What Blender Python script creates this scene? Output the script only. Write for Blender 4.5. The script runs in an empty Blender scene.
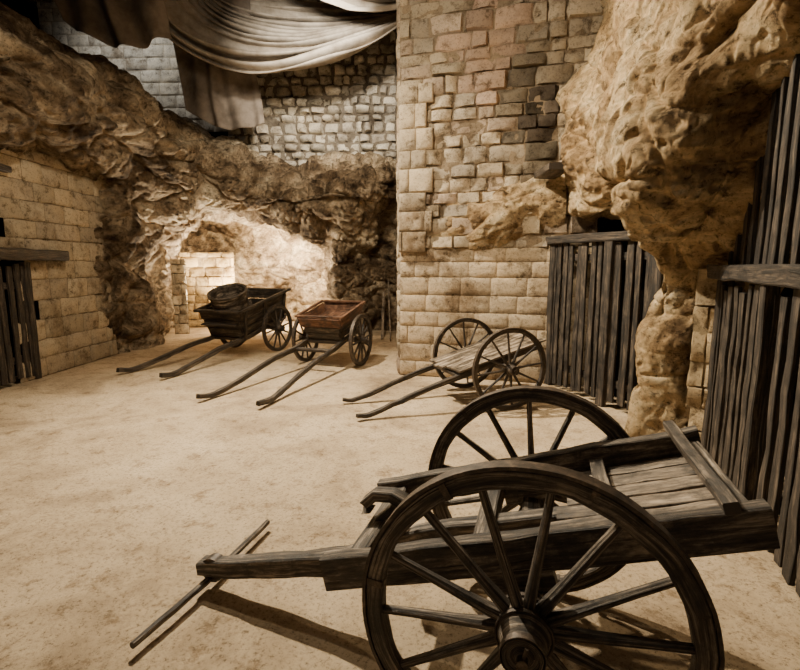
import bpy, math, random
import numpy as np
from mathutils import Vector, noise, Matrix
random.seed(7)
D = bpy.data
scene = bpy.context.scene
COL = scene.collection

# ------------------------------------------------------------------ materials
def new_mat(name, rough=0.9, spec=0.2):
    m = D.materials.new(name); m.use_nodes = True
    nt = m.node_tree
    b = nt.nodes['Principled BSDF']
    b.inputs['Roughness'].default_value = rough
    b.inputs['Specular IOR Level'].default_value = spec
    return m, nt, b
def N(nt, t, **kw):
    n = nt.nodes.new(t)
    for k, v in kw.items():
        if k in n.inputs: n.inputs[k].default_value = v
        else: setattr(n, k, v)
    return n
def ramp(nt, fac, stops):
    r = nt.nodes.new('ShaderNodeValToRGB')
    el = r.color_ramp.elements
    while len(el) < len(stops): el.new(0.5)
    for e, (p, c) in zip(el, stops):
        e.position = p; e.color = (*c, 1) if len(c) == 3 else c
    nt.links.new(fac, r.inputs[0]); return r.outputs[0]
def mixc(nt, a, b, fac, mode='MIX'):
    m = nt.nodes.new('ShaderNodeMix'); m.data_type = 'RGBA'; m.blend_type = mode
    for s, v in ((6, a), (7, b), (0, fac)):
        if hasattr(v, 'is_linked'): nt.links.new(v, m.inputs[s])
        else: m.inputs[s].default_value = (v if s == 0 else (*v, 1))
    return m.outputs[2]
def noise_n(nt, vec, scale, detail=6, rough=0.6, dist=0.0):
    n = N(nt, 'ShaderNodeTexNoise', Scale=scale, Detail=detail, Roughness=rough, Distortion=dist)
    nt.links.new(vec, n.inputs['Vector']); return n.outputs['Fac']
def scaled(nt, vec, s):
    m = nt.nodes.new('ShaderNodeMapping'); m.inputs['Scale'].default_value = s
    nt.links.new(vec, m.inputs[0]); return m.outputs[0]
def bump(nt, b, h, strength=0.5, dist=0.02, prev=None):
    n = N(nt, 'ShaderNodeBump', Strength=strength, Distance=dist)
    nt.links.new(h, n.inputs['Height'])
    if prev: nt.links.new(prev, n.inputs['Normal'])
    nt.links.new(n.outputs[0], b.inputs['Normal']); return n.outputs[0]
def objc(nt):
    return nt.nodes.new('ShaderNodeTexCoord').outputs['Object']

def rock_mat(name, dark, mid, light, pale, stain=.45):
    m, nt, b = new_mat(name, 0.9, 0.15)
    v = objc(nt)
    f1 = noise_n(nt, v, 1.5, 12, 0.72, 0.5)
    c = ramp(nt, f1, [(0.34, dark), (0.45, mid), (0.55, light), (0.68, pale)])
    f0 = noise_n(nt, v, .6, 8, 0.65, 0.8)
    c = mixc(nt, c, ramp(nt, f0, [(stain-.06, (.26, .21, .165)), (stain+.07, (1, 1, 1))]), 0.88, 'MULTIPLY')
    f2 = noise_n(nt, scaled(nt, v, (1, 1, 1.8)), 5.0, 12, 0.78, 0.3)
    c2 = ramp(nt, f2, [(0.37, (.13, .105, .085)), (0.45, (.88, .86, .84)), (0.65, (1.22, 1.19, 1.14))])
    c = mixc(nt, c, c2, 0.92, 'MULTIPLY')
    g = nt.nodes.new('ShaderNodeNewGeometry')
    pt = ramp(nt, g.outputs['Pointiness'], [(0.41, (.12, .095, .075)), (0.485, (.9, .9, .9)), (0.55, (1.25, 1.22, 1.18))])  # crevice shade and lit ridges put into the rock colour
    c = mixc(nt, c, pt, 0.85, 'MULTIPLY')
    f3 = noise_n(nt, v, 20, 10, 0.82)
    c = mixc(nt, c, ramp(nt, f3, [(0.39, (.22, .19, .165)), (0.465, (1, 1, 1)), (0.7, (1.2, 1.2, 1.2))]), 0.88, 'MULTIPLY')
    nt.links.new(c, b.inputs['Base Color'])
    p = bump(nt, b, f2, 1.0, 0.10)
    bump(nt, b, f3, 1.0, 0.04, p)
    return m
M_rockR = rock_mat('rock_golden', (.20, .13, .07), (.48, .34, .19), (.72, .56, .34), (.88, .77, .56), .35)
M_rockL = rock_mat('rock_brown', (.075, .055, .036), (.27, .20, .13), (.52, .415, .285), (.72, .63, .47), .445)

def stone_mat():
    m, nt, b = new_mat('masonry_stone', 0.92, 0.15)
    v = objc(nt)
    a = N(nt, 'ShaderNodeAttribute', attribute_name='Col')
    f = noise_n(nt, v, 6, 12, 0.8)
    c = mixc(nt, a.outputs['Color'], ramp(nt, f, [(0.38, (.30, .26, .21)), (0.47, (1, 1, 1)), (0.70, (1.25, 1.22, 1.16))]), 0.88, 'MULTIPLY')
    f2 = noise_n(nt, v, 34, 8, 0.82)
    c = mixc(nt, c, ramp(nt, f2, [(0.38, (.32, .29, .26)), (0.47, (1, 1, 1))]), 0.75, 'MULTIPLY')
    f4 = noise_n(nt, v, 0.9, 9, 0.7)
    c = mixc(nt, c, ramp(nt, f4, [(0.37, (.36, .30, .24)), (0.49, (1, 1, 1)), (.68, (1.18, 1.13, 1.04))]), 0.88, 'MULTIPLY')
    nt.links.new(c, b.inputs['Base Color'])
    p = bump(nt, b, f, 0.9, 0.035)
    bump(nt, b, f2, 1.0, 0.014, p)
    return m
M_stone = stone_mat()

def floor_mat():
    m, nt, b = new_mat('sandy_floor', 0.78, 0.25)
    v = objc(nt)
    f = noise_n(nt, v, 0.8, 10, 0.68, 0.4)
    c = ramp(nt, f, [(0.34, (.28, .205, .13)), (0.48, (.47, .36, .235)), (0.66, (.63, .50, .345))])
    f2 = noise_n(nt, v, 5, 11, 0.8)
    c = mixc(nt, c, ramp(nt, f2, [(0.38, (.50, .44, .37)), (0.47, (1, 1, 1)), (.7, (1.1, 1.08, 1.03))]), 0.85, 'MULTIPLY')
    f3 = noise_n(nt, v, 42, 7, 0.85)
    c = mixc(nt, c, ramp(nt, f3, [(0.39, (.32, .29, .25)), (0.465, (1, 1, 1)), (.7, (1.16, 1.16, 1.16))]), 0.88, 'MULTIPLY')
    nt.links.new(c, b.inputs['Base Color'])
    p = bump(nt, b, f2, 0.5, 0.022)
    bump(nt, b, f3, 0.75, 0.009, p)
    return m
M_floor = floor_mat()

def wood_mat(name, dark, mid, light, rough=0.5):
    m, nt, b = new_mat(name, rough, 0.5)
    uv = nt.nodes.new('ShaderNodeTexCoord').outputs['UV']
    f = noise_n(nt, scaled(nt, uv, (2.5, 50, 1)), 1.0, 12, 0.75, 0.25)
    c = ramp(nt, f, [(0.39, dark), (0.5, mid), (0.63, light)])
    fc = noise_n(nt, scaled(nt, uv, (1.2, 70, 1)), 1.0, 3, 0.5, 0.1)
    c = mixc(nt, c, ramp(nt, fc, [(0.31, (.05, .04, .035)), (0.37, (1, 1, 1))]), 0.9, 'MULTIPLY')
    v = objc(nt)
    f2 = noise_n(nt, v, 6, 10, 0.78)
    c = mixc(nt, c, ramp(nt, f2, [(0.40, (.20, .185, .17)), (0.54, (1.3, 1.27, 1.23))]), 0.9, 'MULTIPLY')
    nt.links.new(c, b.inputs['Base Color'])
    rr = ramp(nt, f2, [(0.38, (rough-.14,)*3), (0.62, (min(1, rough+.3),)*3)])
    nt.links.new(rr, b.inputs['Roughness'])
    p = bump(nt, b, f, 1.0, 0.010)
    bump(nt, b, ramp(nt, fc, [(0.30, (0, 0, 0)), (0.37, (1, 1, 1))]), 0.8, 0.006, p)
    return m
M_wood = wood_mat('weathered_wood', (.012, .009, .007), (.070, .055, .041), (.34, .28, .215))
M_woodb = wood_mat('bed_plank_wood', (.035, .027, .020), (.16, .125, .09), (.40, .325, .245))
M_woodd = wood_mat('dark_wood', (.007, .005, .004), (.036, .027, .020), (.14, .11, .08))
M_woodg = wood_mat('gate_wood', (.005, .004, .003), (.028, .021, .016), (.105, .082, .060), .7)
M_woodr = wood_mat('reddish_wood', (.035, .018, .012), (.13, .062, .035), (.28, .155, .09))

m, nt, b = new_mat('rusty_iron', 0.5, 0.5); b.inputs['Metallic'].default_value = 0.4
v = objc(nt); f = noise_n(nt, v, 25, 6, 0.7)
nt.links.new(ramp(nt, f, [(0.3, (.02, .016, .013)), (0.55, (.08, .06, .045)), (0.75, (.24, .175, .12))]), b.inputs['Base Color'])
bump(nt, b, f, 0.6, 0.004); M_iron = m

def cloth_mat(name, a, c2):
    m, nt, b = new_mat(name, 0.95, 0.1)
    v = objc(nt)
    f = noise_n(nt, v, 2.5, 8, 0.65)
    nt.links.new(ramp(nt, f, [(0.35, a), (0.65, c2)]), b.inputs['Base Color'])
    bump(nt, b, noise_n(nt, v, 60, 3, 0.6), 0.3, 0.004)
    return m
M_clothL = cloth_mat('linen_pale', (.26, .22, .175), (.52, .46, .385))
M_clothD = cloth_mat('linen_dark', (.14, .115, .093), (.28, .235, .195))
m, nt, b = new_mat('void_shade', 1.0, 0.0); b.inputs['Base Color'].default_value = (.006, .005, .004, 1)
bump(nt, b, noise_n(nt, objc(nt), 3, 5, .6), .5, .05); M_void = m  # near-black colour stands in for the darkness of unlit depth

# ------------------------------------------------------------------ mesh builder
class MB:
    def __init__(s): s.v = []; s.f = []; s.uv = []; s.col = []; s.mi = []
    def face(s, idx, uv=None, col=(1, 1, 1), mi=0):
        s.f.append(tuple(idx)); s.uv.append(uv or [(0, 0)] * len(idx)); s.col.append(col); s.mi.append(mi)
    def sweep(s, pts, w, h, up=(0, 0, 1), rnd=0, cham=0.12, mi=0, jit=0.0, roll=0.0):
        pts = [Vector(p) for p in pts]; n = len(pts)
        W = w if isinstance(w, (list, tuple)) else [w] * n
        H = h if isinstance(h, (list, tuple)) else [h] * n
        up = Vector(up); base = len(s.v); L = 0; ls = []
        k = rnd if rnd else 8
        seed = random.random() * 50
        for i, p in enumerate(pts):
            if i: L += (p - pts[i-1]).length
            ls.append(L)
            t = (pts[min(i+1, n-1)] - pts[max(i-1, 0)]).normalized()
            sd = t.cross(up)
            if sd.length < 1e-4: sd = t.cross(Vector((0, 1, 0)))
            sd.normalize(); u2 = sd.cross(t).normalized()
            a, b2 = W[i] / 2, H[i] / 2
            if rnd: cs = [(a * math.cos(2*math.pi*j/k), b2 * math.sin(2*math.pi*j/k)) for j in range(k)]
            else:
                c = min(a, b2) * cham * 1.6
                cs = [(a, -b2+c), (a, b2-c), (a-c, b2), (-a+c, b2), (-a, b2-c), (-a, -b2+c), (-a+c, -b2), (a-c, -b2)]
            for (x, y) in cs:
                q = p + sd * x + u2 * y
                if jit:
                    q += noise.noise_vector(q * 7 + Vector((seed, 0, 0))) * jit
                s.v.append(q)
        us = random.random() * 20
        per = 2 * (max(W) + max(H))
        for i in range(n-1):
            for j in range(k):
                j2 = (j+1) % k
                a0 = base + i*k + j; a1 = base + i*k + j2; b0 = a0 + k; b1 = a1 + k
                v0 = us + per * j / k; v1 = us + per * (j+1) / k
                s.face((a0, a1, b1, b0), [(ls[i]+us, v0), (ls[i]+us, v1), (ls[i+1]+us, v1), (ls[i+1]+us, v0)], mi=mi)
        s.face([base + j for j in range(k)][::-1], mi=mi)
        s.face([base + (n-1)*k + j for j in range(k)], mi=mi)
    def board(s, p0, p1, w, h, up=(0, 0, 1), seg=5, jit=0.004, mi=0):
        p0 = Vector(p0); p1 = Vector(p1)
        s.sweep([p0.lerp(p1, i/seg) for i in range(seg+1)], w, h, up, jit=jit, mi=mi)
    def lathe(s, prof, c, n=32, closed=False, mi=0, axis='Y', jit=0.0):
        c = Vector(c); base = len(s.v); k = len(prof)
        for i in range(n):
            a = 2*math.pi*i/n
            for (r, y) in prof:
                q = Vector((r*math.cos(a), y, r*math.sin(a))) if axis == 'Y' else Vector((r*math.cos(a), r*math.sin(a), y))
                q += c
                if jit: q += noise.noise_vector(q*9) * jit
                s.v.append(q)
        kk = k if closed else k-1
        for i in range(n):
            i2 = (i+1) % n
            for j in range(kk):
                j2 = (j+1) % k
                r0 = prof[j][0]
                s.face((base+i*k+j, base+i*k+j2, base+i2*k+j2, base+i2*k+j),
                       [(i*r0*6.28/n, j*.05), (i*r0*6.28/n, j*.05+.05), ((i+1)*r0*6.28/n, j*.05+.05), ((i+1)*r0*6.28/n, j*.05)], mi=mi)
    def obj(s, name, mats, parent=None, smooth=True, ang=0.6):
        me = D.meshes.new(name); me.from_pydata([tuple(v) for v in s.v], [], s.f)
        if not isinstance(mats, (list, tuple)): mats = [mats]
        for m in mats: me.materials.append(m)
        uvl = me.uv_layers.new(name='UVMap')
        flat = [c for fu in s.uv for uvv in fu for c in uvv]
        uvl.data.foreach_set('uv', flat)
        ca = me.color_attributes.new('Col', 'FLOAT_COLOR', 'CORNER')
        fc = []
        for f, c in zip(s.f, s.col): fc += [c[0], c[1], c[2], 1.0] * len(f)
        ca.data.foreach_set('color', fc)
        me.polygons.foreach_set('material_index', s.mi)
        me.polygons.foreach_set('use_smooth', [smooth]*len(s.f))
        me.update()
        if smooth: me.set_sharp_from_angle(angle=ang)
        o = D.objects.new(name, me); COL.objects.link(o)
        if parent: o.parent = parent
        return o

# ------------------------------------------------------------------ rock sheets
def catmull(P, ts):
    P = np.asarray(P, float); n = len(P)
    E = np.concatenate([[2*P[0]-P[1]], P, [2*P[-1]-P[-2]]])
    out = []
    for t in ts:
        x = t * (n-1); i = min(int(x), n-2); f = x - i
        p0, p1, p2, p3 = E[i], E[i+1], E[i+2], E[i+3]
        out.append(0.5*((2*p1)+(-p0+p2)*f+(2*p0-5*p1+4*p2-p3)*f*f+(-p0+3*p1-3*p2+p3)*f**3))
    return np.array(out)
def rock_sheet(name, net, nu, nv, mat, amp=1.0, fade=None, off=0.0, sgn=1.0, crag=1.0, pits=1.0, fine=1.0):
    net = np.array(net, float)
    A = catmull(net, np.linspace(0, 1, nu))
    B = catmull(A.transpose(1, 0, 2), np.linspace(0, 1, nv)).transpose(1, 0, 2)
    du = np.gradient(B, axis=0); dv = np.gradient(B, axis=1)
    Nn = np.cross(du, dv); Nn /= (np.linalg.norm(Nn, axis=2, keepdims=True) + 1e-9)
    Nn *= sgn
    verts = []
    o = Vector((off, off*2, 0))
    V = Vector; nz = noise.noise
    for i in range(nu):
        for j in range(nv):
            p = V(B[i, j]); n = V(Nn[i, j])
            q = p + o
            w = q + noise.noise_vector(q*0.8) * 0.35 + noise.noise_vector(q*2.6)*.05
            d = 0.36 * nz(w*0.8)
            vd = noise.voronoi(V((w.x*1.0, w.y*1.0, w.z*1.6)))[0]
            e = vd[1]-vd[0]
            d += 0.17 * (min(e, .5) - .3) - 0.12*crag*math.exp(-e/.06)
            vd2 = noise.voronoi(V((w.x*2.8, w.y*2.8, w.z*4.2)))[0]
            e2 = vd2[1]-vd2[0]
            d += crag*(0.055 * (min(e2, .5) - .3) - 0.026*math.exp(-e2/.09))
            st = ((q.z + .30*nz(q*.9) + .10*nz(q*2.7)) * 1.7) % 1.0
            md = max(0, nz(q*.7+V((4, 4, 0)))+.2)
            d += crag*.20*md*(st*st if st < .85 else (1-st)/.15*.72)
            d += 0.11 * nz(V((w.x*2.2, w.y*2.2, w.z*3.2)))
            d += fine*(0.038 * nz(w*5.5) + 0.022 * nz(q*12) + 0.012 * nz(q*24))
            pit = nz(q*4.2+V((9, 0, 0)))
            if pit > .2: d -= pits*(pit-.2)*.34
            pit = nz(q*8.5+V((2, 5, 0)))
            if pit > .24: d -= pits*(pit-.24)*.20
            d *= amp * (fade(i/(nu-1), j/(nv-1)) if fade else 1)
            verts.append(p + n*d)
    mb = MB(); mb.v = verts
    for i in range(nu-1):
        for j in range(nv-1):
            mb.face((i*nv+j, i*nv+j+1, (i+1)*nv+j+1, (i+1)*nv+j))
    return mb.obj(name, mat, ang=3.2)

# left + back rock
def lcol(y, x0=-6.9, d=0.0, top=5.3):
    return [(x0, y, -.1), (x0, y, .8), (x0, y, 1.6), (x0, y, 2.4), (x0+.6, y, 2.95), (-5.68+d*.5, y, 3.2), (-5.1+d, y, 3.5), (-4.75+d, y, 4.15), (-4.95+d, y, 4.75), (-5.7, y, top-.1), (-7.2, y, top), (-9.3, y, top+.2)]
net = [lcol(3.2), lcol(5.2, d=-.15), lcol(6.6, d=.05, top=5.35), lcol(7.8, d=.0, top=5.5), lcol(8.7, d=.1, top=5.6)]
net += [
 [(-5.62,9.1,-.1),(-5.66,9.15,.8),(-5.6,9.1,1.6),(-5.55,9.1,2.4),(-5.45,9.3,2.95),(-5.2,9.5,3.3),(-4.85,9.7,3.6),(-4.6,9.8,4.1),(-4.75,10.2,4.7),(-5.4,10.6,5.3),(-7.0,10.8,5.7),(-9.3,11,5.8)],
 [(-5.35,10.1,-.1),(-5.4,10.2,.8),(-5.5,10.3,1.6),(-5.3,10.4,2.4),(-5.1,10.5,2.9),(-4.8,10.6,3.3),(-4.5,10.6,3.6),(-4.3,10.7,4.0),(-4.5,11.0,4.6),(-5.2,11.6,5.2),(-6.8,12.2,5.6),(-9.0,13.6,5.8)],
 [(-5.6,11.3,-.1),(-5.8,11.5,.8),(-5.8,11.5,1.6),(-5.5,11.4,2.3),(-5.1,11.3,2.8),(-4.7,11.1,3.2),(-4.3,11.0,3.5),(-4.1,11.1,3.9),(-4.2,11.4,4.4),(-4.7,12.0,5.0),(-5.8,12.8,5.4),(-7.0,13.8,5.6)],
 [(-5.9,12.3,-.1),(-5.9,12.4,.8),(-5.9,12.4,1.5),(-5.7,12.3,2.2),(-5.2,12.1,2.85),(-4.6,11.6,3.05),(-4.1,11.2,3.2),(-3.8,11.1,3.6),(-3.8,11.6,4.2),(-4.2,12.2,4.7),(-4.8,13.0,5.0),(-5.2,13.8,5.1)],
 [(-6.8,14.2,-.1),(-6.8,14.2,.8),(-6.7,14.2,1.5),(-6.3,14.1,2.5),(-5.1,13.2,3.1),(-4.5,12.1,2.95),(-3.9,11.4,3.05),(-3.4,11.2,3.4),(-3.4,11.8,4.1),(-3.6,12.3,4.5),(-3.9,13.0,4.75),(-4.2,13.8,4.9)],
 [(-5.2,15.2,-.1),(-5.2,15.2,.8),(-5.2,15.1,1.5),(-4.9,14.8,2.5),(-4.3,13.4,3.1),(-3.9,12.2,2.85),(-3.3,11.5,2.9),(-3.0,11.1,3.3),(-2.9,11.6,4.0),(-3.0,12.2,4.45),(-3.1,13.0,4.6),(-3.1,13.8,4.8)],
 [(-3.0,15.1,-.1),(-3.0,15.1,.8),(-3.0,15.0,1.4),(-2.9,14.4,2.2),(-2.8,13.2,2.75),(-2.8,12.3,2.55),(-2.6,11.5,2.7),(-2.4,10.9,3.15),(-2.3,11.4,3.9),(-2.3,12.1,4.35),(-2.3,13.0,4.5),(-2.3,13.8,4.7)],
 [(-1.9,13.9,-.1),(-1.9,13.9,.8),(-1.9,13.8,1.3),(-2.0,13.5,1.9),(-2.1,12.8,2.35),(-2.1,12.2,2.4),(-1.9,11.5,2.65),(-1.7,10.9,3.2),(-1.6,11.2,3.9),(-1.6,11.9,4.35),(-1.6,13.0,4.5),(-1.6,13.8,4.7)],
 [(-1.55,12.1,-.1),(-1.6,12.1,.8),(-1.65,12.0,1.4),(-1.6,11.8,2.0),(-1.5,11.6,2.4),(-1.4,11.4,2.7),(-1.2,11.1,3.0),(-1.1,10.9,3.4),(-1.0,11.2,3.9),(-1.0,12.0,4.3),(-1,13,4.5),(-1,13.8,4.7)],
 [(-1.0,12.2,-.1),(-1.0,12.2,.8),(-1.05,12.3,1.4),(-1.0,12.3,2.0),(-.9,12.1,2.5),(-.8,11.8,2.9),(-.6,11.4,3.2),(-.5,11.1,3.5),(-.5,11.4,3.9),(-.5,12.0,4.3),(-.5,13,4.5),(-.5,13.8,4.7)],
 [(-.55,12.9,-.1),(-.55,12.9,.8),(-.55,12.9,1.4),(-.5,12.9,2.0),(-.4,12.8,2.6),(-.3,12.4,3.1),(-.20,11.8,3.3),(-.15,11.5,3.6),(-.15,11.6,3.95),(-.15,12.1,4.3),(-.15,13,4.5),(-.15,13.8,4.7)],
 [(.0,12.6,-.1),(.0,12.6,.8),(.0,12.6,1.4),(.0,12.6,2.0),(.0,12.4,2.6),(.0,12.1,3.1),(.0,11.7,3.3),(.0,11.5,3.6),(.0,11.6,3.95),(.0,12.1,4.3),(.0,13,4.5),(.0,13.8,4.7)],
]
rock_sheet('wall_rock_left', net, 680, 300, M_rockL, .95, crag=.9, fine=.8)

# right rock
netR = [
 [(2.35,7.5,-.1),(2.35,7.5,1),(2.35,7.5,2.0),(2.3,7.25,2.3),(2.2,7.05,2.6),(2.15,6.9,3.3),(2.4,6.9,4.2),(2.6,6.9,5.6),(2.7,6.9,8.7)],
 [(3.5,6.7,-.1),(3.5,6.7,1),(3.4,6.6,2.1),(2.7,6.45,2.35),(2.25,6.3,2.45),(2.1,6.2,3.2),(2.25,6.2,4.2),(2.5,6.2,5.5),(2.7,6.1,8.7)],
 [(3.8,5.8,-.1),(3.8,5.8,1),(3.6,5.7,2.0),(2.9,5.6,2.2),(2.4,5.5,2.2),(2.1,5.4,2.9),(2.15,5.4,3.9),(2.45,5.4,5.3),(2.8,5.3,8.7)],
 [(3.0,5.2,-.1),(3.0,5.2,1),(2.95,5.15,1.7),(2.7,5.05,2.0),(2.25,4.95,2.05),(1.95,4.85,2.6),(2.0,4.75,3.6),(2.3,4.7,5),(2.8,4.7,8.7)],
 [(2.28,4.8,-.1),(2.35,4.8,.8),(2.45,4.75,1.4),(2.35,4.6,1.75),(2.05,4.45,1.9),(1.85,4.35,2.5),(1.9,4.2,3.4),(2.2,4.15,4.5),(2.7,4.1,8.7)],
 [(2.6,4.45,-.1),(2.62,4.45,.8),(2.68,4.42,1.4),(2.5,4.3,1.75),(2.2,4.1,1.88),(1.92,3.95,2.4),(1.9,3.85,3.3),(2.1,3.85,4.4),(2.65,3.8,8.7)],
 [(3.1,4.35,-.1),(3.1,4.35,.9),(3.05,4.25,1.5),(2.8,4.05,1.8),(2.5,3.85,1.95),(2.15,3.7,2.35),(1.95,3.6,3.2),(2.1,3.6,4.3),(2.6,3.5,8.7)],
 [(3.7,4.1,-.1),(3.7,4.1,1),(3.45,4.05,1.9),(2.95,3.8,2.2),(2.6,3.6,2.35),(2.3,3.5,2.7),(2.0,3.35,3.4),(2.1,3.3,4.3),(2.5,3.25,8.7)],
 [(3.9,3.6,-.1),(3.9,3.6,1),(3.6,3.5,2.3),(2.9,3.3,2.75),(2.5,3.15,2.85),(2.2,3.1,3.1),(1.95,3.0,3.6),(2.05,2.95,4.4),(2.4,2.9,8.7)],
 [(3.7,2.9,-.1),(3.7,2.9,1),(3.5,2.8,2.6),(2.7,2.6,3.0),(2.2,2.5,2.98),(1.85,2.45,3.2),(1.75,2.4,3.7),(1.9,2.3,4.5),(2.3,2.2,8.7)],
 [(3.4,2.0,-.1),(3.4,2.0,1),(3.2,2.0,2.6),(2.3,1.8,2.95),(1.8,1.7,2.95),(1.6,1.65,3.2),(1.6,1.6,3.7),(1.75,1.5,4.5),(2.1,1.4,8.7)],
 [(2.4,.6,-.1),(2.2,.6,1),(2.0,.6,2.4),(1.85,.6,2.8),(1.7,.6,3.0),(1.6,.6,3.3),(1.6,.6,3.8),(1.75,.6,4.5),(2.1,.6,8.7)],
 [(2.4,-1.5,-.1),(2.2,-1.5,1),(2.0,-1.5,2.4),(1.85,-1.5,2.8),(1.8,-1.5,3.0),(1.7,-1.5,3.3),(1.7,-1.5,3.8),(1.8,-1.5,4.5),(2.1,-1.5,8.7)],
]
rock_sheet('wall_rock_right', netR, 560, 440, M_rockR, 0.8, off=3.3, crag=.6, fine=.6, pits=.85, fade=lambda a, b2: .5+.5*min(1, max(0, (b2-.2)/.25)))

# rock emerging from the pillar wall
c = []
for i in range(9):
    a = i/8; row = []
    for j in range(7):
        bb = j/6
        x = 0.35 + 1.95*a; z = 1.70 + (1.05+.55*a)*bb
        dome = (math.sin(math.pi*a*.97+.05)**.8 if a < .8 else .75) * math.sin(math.pi*bb)
        y = 7.6 - 0.269*x + .14 - 0.40*dome
        row.append((x, y, z))
    c.append(row)
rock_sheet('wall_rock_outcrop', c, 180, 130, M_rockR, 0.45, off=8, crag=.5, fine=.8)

# ------------------------------------------------------------------ block walls
def block_wall(name, p0, p1, z0, z1, ch, bw, depth=.05, rough=.02, gap=.012, colfn=None, mortar=(.30,.24,.17), skip=None, pillow=.35, seed=1, shape=0.0, obj=True, mb=None):
    rnd = random.Random(seed)
    p0 = Vector((*p0, 0)); p1 = Vector((*p1, 0)); L = (p1-p0).length; d = (p1-p0)/L; n = Vector((d.y, -d.x, 0))
    mb = mb or MB()
    z = z0
    G = [0, .06, .36, .64, .94, 1]; Hh = [0, 1, 1.0, 1.0, 1, 0]
    while z < z1 - .03:
        h = rnd.uniform(*ch)
        if z + h > z1 - .08: h = z1 - z
        s = -rnd.uniform(0, bw[0])
        while s < L:
            w = rnd.uniform(*bw)
            a = max(0, s); e = min(L, s+w)
            if L - e < .1: e = L
            s2 = s + w if e < L else L + 1
            if e - a > .05 and not (skip and skip((a+e)/2, z+h/2)):
                col = colfn(rnd, (a+e)/2, z+h/2) if colfn else (.4,.3,.2)
                b0 = len(mb.v)
                for (ss, zz) in ((a, z), (e, z), (e, z+h), (a, z+h)):
                    mb.v.append(p0 + d*ss + Vector((0, 0, zz)))
                mb.face((b0, b0+1, b0+2, b0+3), col=mortar)
                dep = depth*(1+rnd.uniform(-.5, .5)*rough/.02*.5)
                b0 = len(mb.v)
                sh = [rnd.uniform(0, shape) for _ in range(8)]
                tx = rnd.uniform(-1, 1)*rough*.6; tz = rnd.uniform(-1, 1)*rough*.6
                for ii, gu in enumerate(G):
                    for jj, gv in enumerate(G):
                        g = gap
                        xa = a + g + sh[0]*w*(1-gv) + sh[1]*w*gv; xb = e - g - sh[2]*w*(1-gv) - sh[3]*w*gv
                        za = z + g + sh[4]*h*(1-gu) + sh[5]*h*gu; zb = z + h - g - sh[6]*h*(1-gu) - sh[7]*h*gu
                        x = xa + (xb-xa)*gu; y = za + (zb-za)*gv
                        k = Hh[ii]*Hh[jj]
                        cor = (abs(gu-.5)*2)*(abs(gv-.5)*2)
                        dd = dep*(k) * (1 - pillow*.5*cor)
                        q = p0 + d*x + Vector((0, 0, y))
                        dd += k*(rough*1.5*noise.noise(q*4+Vector((seed, 0, 0))) + tx*(gu-.5) + tz*(gv-.5) + rough*.7*noise.noise(q*11))
                        q2 = q + n*max(dd, -0.01)
                        if k < .5: q2 += d*noise.noise(q*11)*(rough*.8+.004) + Vector((0,0,1))*noise.noise(q*13)*(rough*.8+.004)
                        mb.v.append(q2)
                nn = len(G)
                for ii in range(nn-1):
                    for jj in range(nn-1):
                        mb.face((b0+ii*nn+jj, b0+(ii+1)*nn+jj, b0+(ii+1)*nn+jj+1, b0+ii*nn+jj+1), col=col)
            s = s2
        z += h
    if obj: return mb.obj(name, M_stone, ang=1.0)
    return mb
def tint(c, k): return tuple(x*k for x in c)

def colA_low(r, s, z): return tint((.58, .47, .335), r.uniform(.88, 1.05))
def colA_up(r, s, z):
    base = r.choice([(.56,.465,.34), (.52,.435,.32), (.60,.50,.37), (.54,.43,.33), (.47,.40,.31)])
    k = r.uniform(.70, 1.08)
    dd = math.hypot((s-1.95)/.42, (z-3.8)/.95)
    if dd < 1: k *= .10 + .6*dd*dd  # blocks blackened to stand in for the shade inside a hole
    if math.hypot((s-1.25)/.5, (z-4.7)/.7) < 1: base = (.50, .37, .28)
    if s < .6 and z > 4.2: k *= .85
    return tint(base, k)
PA = (0.0, 7.6); PB = (3.12, 6.76)
mb = block_wall('', PA, PB, 0, 2.0, (.22, .29), (.34, .62), .014, .006, .003, colA_low, mortar=(.36,.28,.19), pillow=.1, seed=3, obj=False)
block_wall('', PA, PB, 2.0, 8.6, (.15, .28), (.18, .54), .04, .045, .003, colA_up, mortar=(.27,.21,.145), pillow=.35, seed=4, shape=.04, obj=False, mb=mb)
block_wall('', (0.0, 13.8), PA, 0, 8.6, (.22, .30), (.3, .6), .04, .02, .012, colA_up, pillow=.3, seed=5, obj=False, mb=mb)
dA = (Vector((*PB, 0))-Vector((*PA, 0))).normalized(); nA = Vector((dA.y, -dA.x, 0))
q = mb; rq = random.Random(9); z = 1.95; k = 0
while z < 4.25:
    h = rq.uniform(.26, .36); w = .52 if k % 2 else .42
    a = Vector((*PA, 0)) + nA*.08
    block_wall('', (a.x, a.y), (a.x+dA.x*w, a.y+dA.y*w), z, z+h, (h, h+.001), (w, w+.001), .02, .010, .002, lambda r, s, zz: tint((.54,.445,.325), r.uniform(.72, 1.0)), seed=k+40, obj=False, mb=q, pillow=.1)
    e0 = a + dA*w
    for c0 in (e0, a.copy()):
        c1 = c0 - nA*.09; i = len(q.v)
        q.v += [c0+Vector((0,0,z)), c1+Vector((0,0,z)), c1+Vector((0,0,z+h)), c0+Vector((0,0,z+h))]; q.face((i, i+1, i+2, i+3), col=(.3,.23,.15))
    for zz in (z, z+h):
        i = len(q.v)
        q.v += [a+Vector((0,0,zz)), e0+Vector((0,0,zz)), e0-nA*.09+Vector((0,0,zz)), a-nA*.09+Vector((0,0,zz))]; q.face((i, i+1, i+2, i+3), col=(.3,.23,.15))
    z += h; k += 1
mb.obj('wall_pillar', M_stone, ang=1.0)

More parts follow.
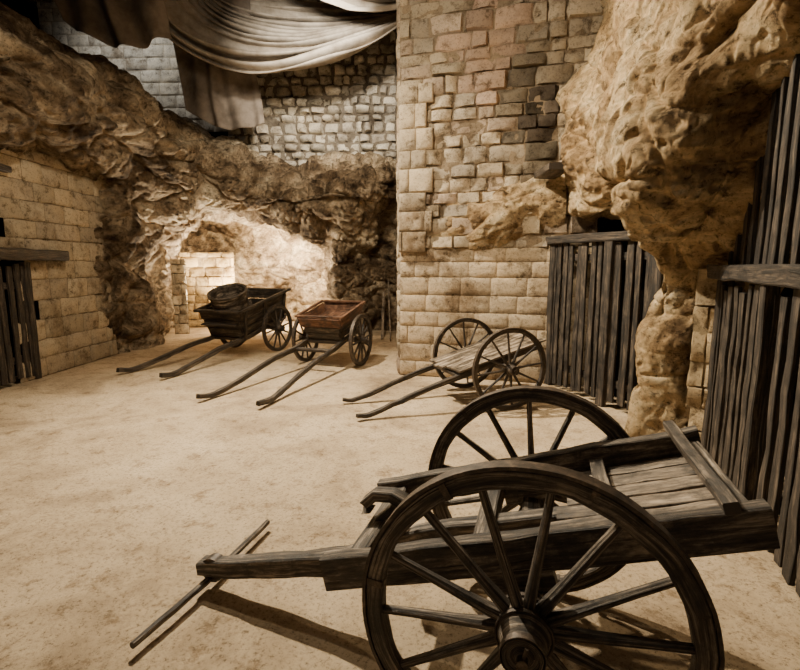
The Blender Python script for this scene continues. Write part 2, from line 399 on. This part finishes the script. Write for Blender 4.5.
def colL(r, s, z): return tint(r.choice([(.46,.385,.275), (.50,.42,.30), (.42,.35,.255)]), r.uniform(.78, 1.1))
mb = block_wall('', (-5.72, 3.2), (-5.62, 9.4), 0, 3.5, (.26, .34), (.38, .66), .022, .018, .005, colL, mortar=(.22,.175,.125), pillow=.2, seed=12,
    skip=lambda s, z: (z < 1.95 and s < 4.02) or (2.2 < z < 3.1 and 2.6 < s < 3.6), obj=False)
mb.obj('wall_left', M_stone, ang=1.0)
def colB(r, s, z): return tint(r.choice([(.54,.50,.42), (.48,.44,.37), (.62,.57,.48), (.42,.38,.32)]), r.uniform(.7, 1.15))
block_wall('wall_back', (-4.2, 12.3), (-.06, 12.1), 4.1, 8.6, (.17, .27), (.18, .42), .10, .07, .010, colB, mortar=(.17,.145,.115), pillow=1.1, seed=21, shape=.14)
block_wall('wall_back_upper', (-9.3, 13.4), (-4.3, 13.2), 5.2, 8.6, (.28, .32), (.5, .62), .03, .01, .008, lambda r, s, z: tint((.66,.63,.56), r.uniform(.85, 1.1)), mortar=(.42,.38,.32), seed=22)
mbA = block_wall('', (-6.4, 13.45), (-4.7, 13.75), 0, 2.1, (.22, .28), (.3, .5), .04, .03, .006, lambda r, s, z: tint((.58,.42,.21), r.uniform(.6, 1.05)), mortar=(.30,.22,.13), seed=31, obj=False, pillow=.4, shape=.03)
block_wall('', (-5.75, 12.15), (-5.42, 12.25), 0, 1.9, (.22, .28), (.3, .4), .05, .03, .006, lambda r, s, z: tint((.42,.34,.23), r.uniform(.7, 1.1)), mortar=(.32,.25,.17), seed=37, obj=False, mb=mbA, pillow=.5)
mbA.obj('wall_alcove', M_stone, ang=1.0)
block_wall('wall_pier', (2.66, 4.32), (2.92, 4.10), 0, 1.72, (.2, .28), (.4, .5), .03, .035, .001, lambda r, s, z: tint((.56,.44,.28), r.uniform(.75, 1.1)), seed=33, mortar=(.38,.30,.19), pillow=.2)

# ------------------------------------------------------------------ floor & ceiling & outer shell
mb = MB(); nx, ny = 90, 110
for i in range(nx+1):
    for j in range(ny+1):
        x = -9.6 + 14.2*i/nx; y = -3 + 19*j/ny
        mb.v.append(Vector((x, y, 0.012*noise.noise(Vector((x*.6, y*.6, 0))) - .006)))
for i in range(nx):
    for j in range(ny):
        mb.face((i*(ny+1)+j, (i+1)*(ny+1)+j, (i+1)*(ny+1)+j+1, i*(ny+1)+j+1))
mb.obj('floor', M_floor, ang=3)
cn = [[(-9.6+14.2*i/5, -3+19*j/5, 8.6) for j in range(6)] for i in range(6)]
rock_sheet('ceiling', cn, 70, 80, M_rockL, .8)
def quadwall(name, a, b2, z0, z1, mat):
    mb = MB(); mb.v = [Vector((*a, z0)), Vector((*b2, z0)), Vector((*b2, z1)), Vector((*a, z1))]; mb.face((0, 1, 2, 3)); return mb.obj(name, mat)
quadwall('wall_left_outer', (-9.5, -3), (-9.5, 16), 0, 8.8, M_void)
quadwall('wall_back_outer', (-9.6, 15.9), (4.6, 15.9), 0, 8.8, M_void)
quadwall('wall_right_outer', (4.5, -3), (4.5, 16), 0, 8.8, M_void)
quadwall('passage_shade_right', (3.22, 1.0), (3.35, 4.35), 0, 3.2, M_void)  # black sheets behind gates and window, painting in the passages' darkness
quadwall('passage_shade_middle', (3.15, 5.3), (2.65, 7.2), 0, 2.6, M_void)
quadwall('passage_shade_left', (-6.1, 3.0), (-6.1, 8.0), 0, 3.4, M_void)

# ------------------------------------------------------------------ gates
def gate(p0, p1, zb, zt, pw, gp, rails, rail_h=.1, posts=True, seed=0, vary=.03):
    rn = random.Random(seed); random.seed(seed)
    p0 = Vector((*p0, 0)); p1 = Vector((*p1, 0)); L = (p1-p0).length; d = (p1-p0)/L; n = Vector((d.y, -d.x, 0))
    mb = MB(); s = pw/2
    while s < L:
        w = pw*rn.uniform(.65, 1.3)
        z1 = zt + rn.uniform(-vary, vary)
        a = p0 + d*s + Vector((0, 0, zb+rn.uniform(0, .05))); b = p0 + d*(s+rn.uniform(-.02, .02)) + Vector((0, 0, z1))
        mb.board(a + n*.02, b + n*.02, w, .03, up=n, seg=8, jit=.012)
        s += w + gp*rn.uniform(.4, 1.5)
    for r in rails:
        mb.board(p0 + Vector((0, 0, r)) - n*.03, p1 + Vector((0, 0, r)) - n*.03, .05, rail_h, seg=8, jit=.01)
    if posts:
        for e in (p0, p1):
            mb.board(e + Vector((0, 0, 0)), e + Vector((0, 0, zt+.05)), .12, .11, up=n, seg=8, jit=.012)
    return mb
g0 = (2.78, 4.12); g1 = (1.55, 0.9)
mb = gate(g0, g1, .04, 1.58, .095, .06, [.35, 1.25], .11, seed=3, vary=.04)
P0 = Vector((*g0, 0)); P1 = Vector((*g1, 0)); d = (P1-P0).normalized(); n = Vector((d.y, -d.x, 0))
mb.board(P0 + n*.05 + Vector((0, 0, 1.69)) - d*.1, P1 + n*.05 + Vector((0, 0, 1.69)), .14, .12, seg=14, jit=.018)
m2 = gate(g0, g1, 1.70, 3.6, .075, .08, [2.75], .08, seed=5, posts=False)
off = len(mb.v); mb.v += [v + n*(-.03) for v in m2.v]; mb.f += [tuple(i+off for i in f) for f in m2.f]; mb.uv += m2.uv; mb.col += m2.col; mb.mi += m2.mi
mb.board(P0.lerp(P1, .36)+n*.05+Vector((0,0,0)), P0.lerp(P1, .36)+n*.05+Vector((0,0,1.66)), .09, .08, up=n, seg=8, jit=.012)
mb.obj('door_1', M_woodg)
mb = gate((2.22, 6.98), (2.80, 5.22), .03, 2.04, .095, .06, [.3, 1.85], .09, seed=8)
P0 = Vector((2.22, 6.98, 0)); P1 = Vector((2.8, 5.22, 0)); d = (P1-P0).normalized(); n = Vector((d.y, -d.x, 0))
mb.board(P0 + n*.03 + Vector((0, 0, 2.10)) - d*.15, P1 + n*.03 + Vector((0, 0, 2.08)), .14, .11, seg=8, jit=.012)
mb.board(P0.lerp(P1, .62)+n*.05, P0.lerp(P1, .62)+n*.05+Vector((0,0,2.04)), .13, .07, up=n, seg=8, jit=.012)
mb.obj('door_2', M_woodg)
mb = gate((-5.70, 4.4), (-5.66, 7.30), .04, 1.74, .09, .07, [.35, 1.45], .1, seed=10)
mb.obj('door_3', M_woodg)
mb = MB(); random.seed(2)
mb.board((-5.60, 4.2, 1.93), (-5.55, 8.0, 1.90), .22, .17, seg=16, jit=.03); mb.obj('trim_1', M_woodd)
mb = MB(); mb.board((-5.66, 5.6, 3.12), (-5.62, 7.1, 3.10), .16, .09, seg=10, jit=.02); mb.obj('trim_2', M_woodd)
mb = MB()
for yy in (5.9, 6.3, 6.78): mb.board((-5.72, yy, 2.2), (-5.72, yy, 3.10), .05, .05, up=(1, 0, 0))
mb.board((-5.70, 5.8, 2.24), (-5.70, 6.8, 2.24), .06, .06); mb.obj('window_1', M_woodd)
mb = MB(); mb.board((2.02, 6.95, 2.98), (2.02, 6.25, 2.98), .30, .09, seg=4, jit=.012); mb.obj('trim_3', M_woodd)
mb = MB(); mb.board((-.22, 11.0, .02), (-.30, 12.3, 1.35), .09, .03, up=(1, 0, 0)); mb.board((-.42, 11.2, .02), (-.42, 12.4, 1.05), .06, .04); mb.obj('leaning_plank', M_woodb)

# ------------------------------------------------------------------ carts
def wheel(mb, yc, r, side, nsp=12, fw=.055, fh=.065, hubr=.085, hubl=.13, ph=0.0, sw=.038):
    c = (0, yc, r)
    mb_r = r - .012
    y = fw/2; ch = .006
    mb.lathe([(mb_r-fh, -y+ch), (mb_r-fh+ch, -y), (mb_r-ch, -y), (mb_r, -y+ch), (mb_r, y-ch), (mb_r-ch, y), (mb_r-fh+ch, y), (mb_r-fh, y-ch)], c, 72, True, jit=.008)
    y2 = fw/2+.002
    mb.lathe([(mb_r, -y2), (r, -y2), (r, y2), (mb_r, y2)], c, 72, True, mi=1, jit=.003)
    prof = [(0, hubl), (hubr*.30, hubl), (hubr*.34, hubl*.93), (hubr*.55, hubl*.93), (hubr*.62, hubl*1.0), (hubr*.74, hubl*1.0), (hubr*.78, hubl*.62), (hubr*1.0, hubl*.38), (hubr*1.08, hubl*.15), (hubr*1.08, -hubl*.2), (hubr*.9, -hubl*.5), (hubr*.78, -hubl*.9), (0, -hubl*.9)]
    mb.lathe([(a, b*side) for a, b in prof], c, 28)
    for (rr, y0, y1) in ((.80, .98, .80), (1.06, .36, .26), (1.10, -.16, -.28)):
        mb.lathe([(hubr*rr, hubl*y0*side), (hubr*rr*1.05, hubl*y0*side), (hubr*rr*1.05, hubl*y1*side), (hubr*rr*.9, hubl*y1*side)], c, 28, True, mi=1)
    mb.sweep([(0, yc+side*hubl*.9, r), (0, yc+side*hubl*1.18, r)], .035, .035, rnd=10, mi=1)
    mb.sweep([(-.012, yc+side*hubl*1.08, r-.05), (.012, yc+side*hubl*1.08, r+.05)], .014, .014, rnd=6, mi=1)
    for i in range(nsp):
        a = ph + 2*math.pi*i/nsp
        pts = []; ww = []; hh = []
        for t, w_, h_ in ((0, 1.25, 1.2), (.12, 1.3, 1.15), (.3, 1.05, 1.0), (.7, .85, .85), (1, .8, .8)):
            rr = hubr*.9 + (mb_r-fh*.6-hubr*.9)*t
            pts.append((rr*math.cos(a), yc + side*.006*(1-t), r+rr*math.sin(a))); ww.append(sw*h_); hh.append(sw*1.15*w_)
        mb.sweep(pts, ww, hh, up=(0, 1, 0), cham=.35, jit=.003)
    for i in range(nsp//2):
        a = ph + 2*math.pi*(i*2+.5)/nsp
        rr = mb_r - fh/2
        t = Vector((-math.sin(a), 0, math.cos(a))); c0 = Vector((rr*math.cos(a), yc, r+rr*math.sin(a)))
        mb.sweep([c0-t*.012, c0+t*.012], fw*1.06, fh*1.04, up=(math.cos(a), 0, math.sin(a)), mi=1)
def cart_empty(name, x, y, ang):
    e = D.objects.new(name, None); COL.objects.link(e); e.location = (x, y, 0); e.rotation_euler = (0, 0, math.radians(ang)); e.empty_display_size = .2
    return e
def tilted(r, phi):
    c, s = math.cos(phi), math.sin(phi)
    return lambda x, y, z: Vector((x*c - z*s, y, r + x*s + z*c))
def sm(ctrl, n=12):
    return [tuple(p) for p in catmull(ctrl, np.linspace(0, 1, n))]

# ---- foreground cart
random.seed(20)
r = .565; e = cart_empty('two_wheeled_cart', .562, 1.93, -16.8)
for side, yc, ph in ((-1, -.52, .09), (1, .49, .3)):
    mb = MB(); wheel(mb, yc, r, side, 14, .055, .062, .085, .14, ph, .032); mb.obj('wheel_%d' % (1 if side < 0 else 2), [M_wood, M_iron], e)
T = tilted(r, math.radians(17))
mb = MB()
mb.board((0, -.50, r), (0, .47, r), .085, .085, seg=10)
for s in (-1, 1):
    mb.board(T(-.78, s*.36, .17), T(.80, s*.36, .17), .06, .14, up=T(0,0,1)-T(0,0,0), seg=14, jit=.010)
    mb.board(T(-.12, s*.36, .07), T(.12, s*.36, .07), .07, .10, up=T(0,0,1)-T(0,0,0))
upv = T(0,0,1)-T(0,0,0)
mb.board(T(-.66, -.36, .16), T(-.66, .36, .16), .09, .09, up=upv, seg=8)
mb.board(T(-.15, -.36, .12), T(-.15, .36, .12), .08, .07, up=upv, seg=8)
mb.board(T(.70, -.40, .255), T(.70, .42, .255), .045, .04, up=upv, seg=8, jit=.006)
mb.board(T(.76, -.35, .15), T(.76, .35, .15), .05, .09, up=upv, seg=8, jit=.008)
mb.board(T(.35, -.35, .17), T(.35, .35, .17), .06, .03, up=upv, seg=8, jit=.006)
mb.obj('frame', M_wood, e)
mb = MB()
for i in range(6):
    yy = -.275 + i*.110
    mb.board(T(.16+random.uniform(-.05, .05), yy, .125), T(.74, yy, .13), .100, .025, up=upv, seg=8, jit=.007)
mb.obj('bed', M_woodb, e)
mb = MB()
mb.sweep(sm([tuple(T(.7, 0, .06)), tuple(T(-.0, 0, .085)), tuple(T(-.4, 0, .09)), tuple(T(-.62, 0, .07))], 8), .08, .085, up=upv, jit=.006)
mb.sweep(sm([(-.60, 0, .615), (-.70, 0, .50), (-.76, 0, .37), (-.95, 0, .285), (-1.3, 0, .20), (-1.60, 0, .13), (-1.72, 0, .12)], 22), [.085]*22, [.08+.03*math.sin(i/21*3.1) for i in range(22)], jit=.014)
mb.sweep([(-.56,0,.66),(-.62,0,.69),(-.70,0,.685),(-.75,0,.64),(-.74,0,.60)], .075, .05, jit=.01)
mb.lathe([(.05,-.03),(.068,-.03),(.068,.03),(.05,.03)], (-1.64,0,.12), 16, True, mi=1)
mb.obj('draft_pole', [M_wood, M_iron], e)
mb = MB()
mb.sweep(sm([(-1.70, -.50, .05), (-1.68, -.28, .055), (-1.67, 0, .06), (-1.68, .3, .055), (-1.69, .60, .05)], 12), [.032+.008*math.sin(i/11*3.1) for i in range(12)], .036, rnd=8, jit=.006)
mb.obj('crossbar', M_wood, e)

# ---- flat handcart by the pillar
random.seed(21)
r = .505; e = cart_empty('flatbed_handcart', 1.13, 6.22, 20)
for side, yc in ((-1, -.58), (1, .56)):
    mb = MB(); wheel(mb, yc, r, side, 12, .045, .045, .065, .12, .1, .026); mb.obj('wheel_%d' % (1 if side < 0 else 2), [M_woodd, M_iron], e)
T = tilted(r, math.radians(15)); upv = T(0,0,1)-T(0,0,0)
mb = MB(); mb.board((0, -.56, r), (0, .54, r), .07, .07, seg=8)
for s in (-1, 1):
    ctrl = [tuple(T(.62, s*.36, .07)), tuple(T(0, s*.36, .07)), tuple(T(-.55, s*.35, .05))] + [(-1.0, s*.34, .28), (-1.45, s*.33, .12), (-1.7, s*.34, .045), (-1.85, s*.36, .05)]
    mb.sweep(sm(ctrl, 24), .055, [.084-.002*i for i in range(24)], jit=.012)
for x in (-.55, 0, .55): mb.board(T(x, -.36, .05), T(x, .36, .05), .07, .05, up=upv)
mb.obj('frame', M_woodd, e)
mb = MB()
for i in range(7):
    yy = -.36 + i*.12
    mb.board(T(-.62+random.uniform(-.05, .05), yy, .125), T(.68+random.uniform(-.05, .05), yy, .125), .11, .025, up=upv, seg=6)
mb.obj('bed', M_woodb, e)

# ---- box carts
def box(mb, T, x0, x1, wb, wt, z0, h, upv, nb=3, th=.025, over=.0, mi=0, flx=.06):
    for i in range(5):
        yy = -wb + (i+.5)*2*wb/5
        mb.board(T(x0, yy, z0), T(x1, yy, z0), 2*wb/5*.96, th, up=upv, mi=mi)
    for k in range(nb):
        f = (k+.5)/nb; hh = h/nb; w = wb + (wt-wb)*f
        for s in (-1, 1):
            nrm = (T(0, s*1, -(wt-wb)/h)-T(0, 0, 0)).normalized()
            mb.board(T(x0-flx*f-over, s*w, z0+h*f), T(x1+flx*f+over, s*w, z0+h*f), hh*.94, th, up=nrm, mi=mi, seg=6)
        for xx, sg in ((x0-flx*f, -1), (x1+flx*f, 1)):
            nrm = (T(sg, 0, -flx/h)-T(0, 0, 0)).normalized()
            mb.board(T(xx, -w, z0+h*f), T(xx, w, z0+h*f), hh*.94, th, up=nrm, mi=mi, seg=5)
def shafts(mb, T, xt, hw0, hw1, tip, zt=.04, tail=.5, zf=.06, size=.07):
    for s in (-1, 1):
        a = T(tail, s*hw0, zf); b2 = T(0, s*hw0, zf); c2 = T(xt, s*hw0, zf)
        L = abs(tip) - abs(c2.x)
        ctrl = [tuple(a), tuple(b2), tuple(c2), (c2.x-L*.3, s*(hw0*.7+hw1*.3), c2.z*.72+.02), (c2.x-L*.62, s*(hw0*.3+hw1*.7)*.97, c2.z*.30+.03), (c2.x-L*.85, s*hw1, zt+.01), (tip, s*hw1*1.04, zt+.04)]
        mb.sweep(sm(ctrl, 26), [size*.8]*26, [size*1.15-.0012*i for i in range(26)], jit=.012)

random.seed(22)
r = .475; e = cart_empty('wooden_box_cart', -3.02, 9.96, 67.7)
for side, yc in ((-1, -.56), (1, .56)):
    mb = MB(); wheel(mb, yc, r, side, 12, .055, .055, .08, .13, .15, .034); mb.obj('wheel_%d' % (1 if side < 0 else 2), [M_woodd, M_iron], e)
T = tilted(r, math.radians(13)); upv = T(0,0,1)-T(0,0,0)
mb = MB(); mb.board((0, -.54, r), (0, .54, r), .08, .08, seg=8); shafts(mb, T, -.8, .36, .45, -2.82, size=.085, tail=.55)
for x in (-.8, -.3, .5): mb.board(T(x, -.40, .05), T(x, .40, .05), .07, .06, up=upv)
mb.obj('shafts', M_woodd, e)
mb = MB(); box(mb, T, -.85, .50, .37, .50, .12, .50, upv, nb=3)
for s in (-1, 1):
    mb.board(T(-.98, s*.53, .64), T(.66, s*.53, .64), .07, .05, up=upv, seg=6)
    for x in (-.8, -.2, .45): mb.board(T(x, s*.40, .06), T(x, s*.545, .62), .05, .04, up=T(1,0,0)-T(0,0,0))
mb.board(T(-.95, -.53, .64), T(-.95, .53, .64), .06, .05, up=upv); mb.board(T(.58, -.53, .64), T(.58, .53, .64), .06, .05, up=upv)
mb.obj('box_body', M_woodd, e)
mb = MB(); tc = T(-.50, .04, .44)
mb.lathe([(0, .0), (.27, .0), (.30, .05), (.34, .22), (.35, .44), (.375, .45), (.38, .50), (.35, .51), (.32, .48), (.30, .25), (.22, .06), (0, .06)], (0, 0, 0), 30, axis='Z', jit=.006)
for zz, rr in ((.10, .315), (.33, .348)): mb.lathe([(rr-.01, zz-.02), (rr+.006, zz-.02), (rr+.006, zz+.02), (rr-.01, zz+.02)], (0, 0, 0), 30, True, mi=1, axis='Z')
o = mb.obj('tub', [M_wood, M_iron], e); o.location = tc; o.rotation_euler = (math.radians(4), math.radians(-22), 0)
mb = MB()
for k in range(9): mb.board(T(-.9+k*.15, -.38, .38+random.uniform(-.03, .02)), T(-.9+k*.15+random.uniform(-.1, .1), .38, .38+random.uniform(-.03, .03)), .12, .03, up=upv)
mb.obj('load_planks', M_woodd, e)

random.seed(23)
r = .45; e = cart_empty('tip_cart', -1.2, 8.5, 70.4)
for side, yc in ((-1, -.55), (1, .55)):
    mb = MB(); wheel(mb, yc, r, side, 12, .05, .05, .075, .12, .1, .032); mb.obj('wheel_%d' % (1 if side < 0 else 2), [M_woodd, M_iron], e)
T = tilted(r, math.radians(12)); upv = T(0,0,1)-T(0,0,0)
mb = MB(); mb.board((0, -.53, r), (0, .53, r), .08, .08, seg=8); shafts(mb, T, -.7, .34, .44, -2.85, size=.075, tail=.5)
for x in (-.7, -.3, .45): mb.board(T(x, -.36, .05), T(x, .36, .05), .07, .05, up=upv)
mb.obj('shafts', M_woodd, e)
mb = MB(); box(mb, T, -.30, .45, .30, .34, .11, .22, upv, nb=2); mb.obj('box_lower', M_woodd, e)
mb = MB(); box(mb, T, -.36, .50, .36, .42, .33, .18, upv, nb=1, th=.03)
mb.board(T(-.40, -.44, .53), T(-.40, .44, .53), .05, .035, up=upv); mb.board(T(.54, -.44, .53), T(.54, .44, .53), .05, .035, up=upv)
for s in (-1, 1): mb.board(T(-.42, s*.43, .53), T(.56, s*.43, .53), .05, .035, up=upv)
mb.obj('box_upper', M_woodr, e)

# ------------------------------------------------------------------ drapes
def cloth(name, fn, nu, nv, mat):
    mb = MB()
    for i in range(nu+1):
        for j in range(nv+1):
            mb.v.append(Vector(fn(i/nu, j/nv)))
    for i in range(nu):
        for j in range(nv):
            mb.face((i*(nv+1)+j, (i+1)*(nv+1)+j, (i+1)*(nv+1)+j+1, i*(nv+1)+j+1))
    o = mb.obj(name, mat, ang=3.2)
    md = o.modifiers.new('thick', 'SOLIDIFY'); md.thickness = .01
    return o
def swag(xl, xr, zl, zr, sag0, sag1, y0, y1, folds, famp, seed, xl2=None, xr2=None, skew=1.0, dz=.35):
    xl2 = xl if xl2 is None else xl2; xr2 = xr if xr2 is None else xr2
    def fn(s, t):
        tt = t + .05*noise.noise(Vector((s*2.5, t*3, seed)))
        sag = sag0 + (sag1-sag0)*tt
        a = xl + (xl2-xl)*t; b2 = xr + (xr2-xr)*t
        x = a + (b2-a)*s
        sk = s**skew
        k = (4*sk*(1-sk))**.9
        env = min(1, 2.5*min(s, 1-s)+.3)
        ph = folds*(tt + .06*math.sin(tt*9+seed) + .05*noise.noise(Vector((s*1.2, tt*4, seed+2))))*2*math.pi + 2.2*noise.noise(Vector((s*1.5, tt*2, seed+3)))
        am = famp*(.6+.9*abs(noise.noise(Vector((s*2, tt*5, seed+5)))*2))
        z = zl + (zr-zl)*s - sag*k + env*am*.8*math.sin(ph) + dz*tt
        y = y0 + (y1-y0)*tt + env*am*1.9*math.cos(ph) + .15*noise.noise(Vector((s*2, tt*2, seed+9)))
        return (x, y, z)
    return fn
cloth('draped_fabric', swag(-5.2, 0.6, 7.15, 6.9, 1.45, .0, 10.2, 11.5, 12, .09, 1, xl2=-3.4, skew=.75), 90, 260, M_clothL)
cloth('draped_fabric', swag(-2.3, 0.5, 6.9, 6.6, .55, .0, 9.3, 9.9, 5, .07, 15, xl2=-1.6, skew=1.2, dz=.5), 60, 110, M_clothL)
def hang(xl, xr, ztop, zl, zr, y, folds, amp, seed, point=0.0, xtl=None, xtr=None):
    def fn(s, t):
        a = xl if xtl is None else xtl + (xl-xtl)*t; b2 = xr if xtr is None else xtr + (xr-xtr)*t
        x = a + (b2-a)*s + .12*noise.noise(Vector((s*3, t*2, seed)))
        zb = zl + (zr-zl)*s - point*math.sin(math.pi*s)
        z = ztop + (zb-ztop)*t
        ph = folds*s*2*math.pi + 2.4*noise.noise(Vector((s*2, t*1.5, seed+4)))
        yy = y + amp*math.sin(ph)*(.4+.6*t) + .2*noise.noise(Vector((s*3, t*3, seed+7)))
        return (x, yy, z)
    return fn
cloth('draped_fabric', hang(-4.75, -3.0, 8.5, 5.15, 4.85, 11.2, 4, .06, 5, .25, xtl=-5.2, xtr=-3.4), 110, 60, M_clothD)
cloth('draped_fabric', hang(-6.4, -4.4, 8.5, 6.35, 6.05, 9.9, 3, .12, 8, .30, xtl=-7.3, xtr=-4.9), 110, 60, M_clothD)

# ------------------------------------------------------------------ lights
def light(kind, name, loc, target, energy, color, size=.3, spot=None, blend=.6):
    l = D.lights.new(name, kind); l.energy = energy; l.color = color
    if kind == 'AREA': l.size = size
    elif kind in ('POINT', 'SPOT'): l.shadow_soft_size = size
    if kind == 'SPOT': l.spot_size = math.radians(spot or 90); l.spot_blend = blend
    o = D.objects.new(name, l); COL.objects.link(o); o.location = loc
    o.rotation_euler = (Vector(target)-Vector(loc)).to_track_quat('-Z', 'Y').to_euler()
    return o
WARM = (1.0, .86, .64); WARM2 = (1.0, .80, .52)
light('SPOT', 'spot_key', (-2.6, 6.6, 6.2), (0.0, 4.4, 0), 4000, WARM, .08, 112, 1.0)
light('SPOT', 'spot_left', (-1.5, 4.8, 5.6), (-5.4, 8.2, 1.6), 430, WARM, .12, 80, .9)
light('SPOT', 'spot_back_rock', (-.6, 7.0, 5.6), (-2.4, 12, 2.8), 1000, WARM, .08, 70, .8)
light('AREA', 'spot_pillar', (-1.2, 4.4, 5.2), (1.2, 7.3, 2.4), 140, WARM, .3)
light('SPOT', 'spot_rock_right', (-.3, 5.6, 4.9), (2.2, 4.6, 2.9), 640, WARM2, .08, 115, .8)
light('SPOT', 'alcove_uplight', (-5.0, 12.8, .25), (-4.0, 12.6, 2.6), 2200, WARM, .1, 150, .6)
light('SPOT', 'alcove_lamp', (-2.9, 12.9, 2.05), (-4.4, 14.4, 0.8), 800, WARM2, .1, 150, .6)
light('SPOT', 'alcove_lamp', (-4.2, 12.9, 2.2), (-3.0, 14.8, 1.0), 1000, WARM2, .1, 140, .6)
light('SPOT', 'back_wall_spot', (-1.2, 7.6, 5.9), (-1.8, 12.2, 5.7), 1300, (1, .9, .74), .12, 70, .8)
light('SPOT', 'upper_wall_fill', (-6.8, 11.5, 8.2), (-6.6, 13.3, 6.8), 180, (1, .95, .86), .4, 120, .8)  # unseen fill spot added to brighten the pale upper wall
w = D.worlds.new('World'); scene.world = w; w.use_nodes = True
w.node_tree.nodes['Background'].inputs[0].default_value = (1, .87, .72, 1)
w.node_tree.nodes['Background'].inputs[1].default_value = .12

# ------------------------------------------------------------------ camera
cam = D.cameras.new('Camera'); co = D.objects.new('Camera', cam); COL.objects.link(co)
cam.lens = 21.6; cam.sensor_width = 36; cam.clip_start = .05
co.location = (0, 0, 1.75); co.rotation_euler = (math.radians(90-8.3), 0, 0)
scene.camera = co
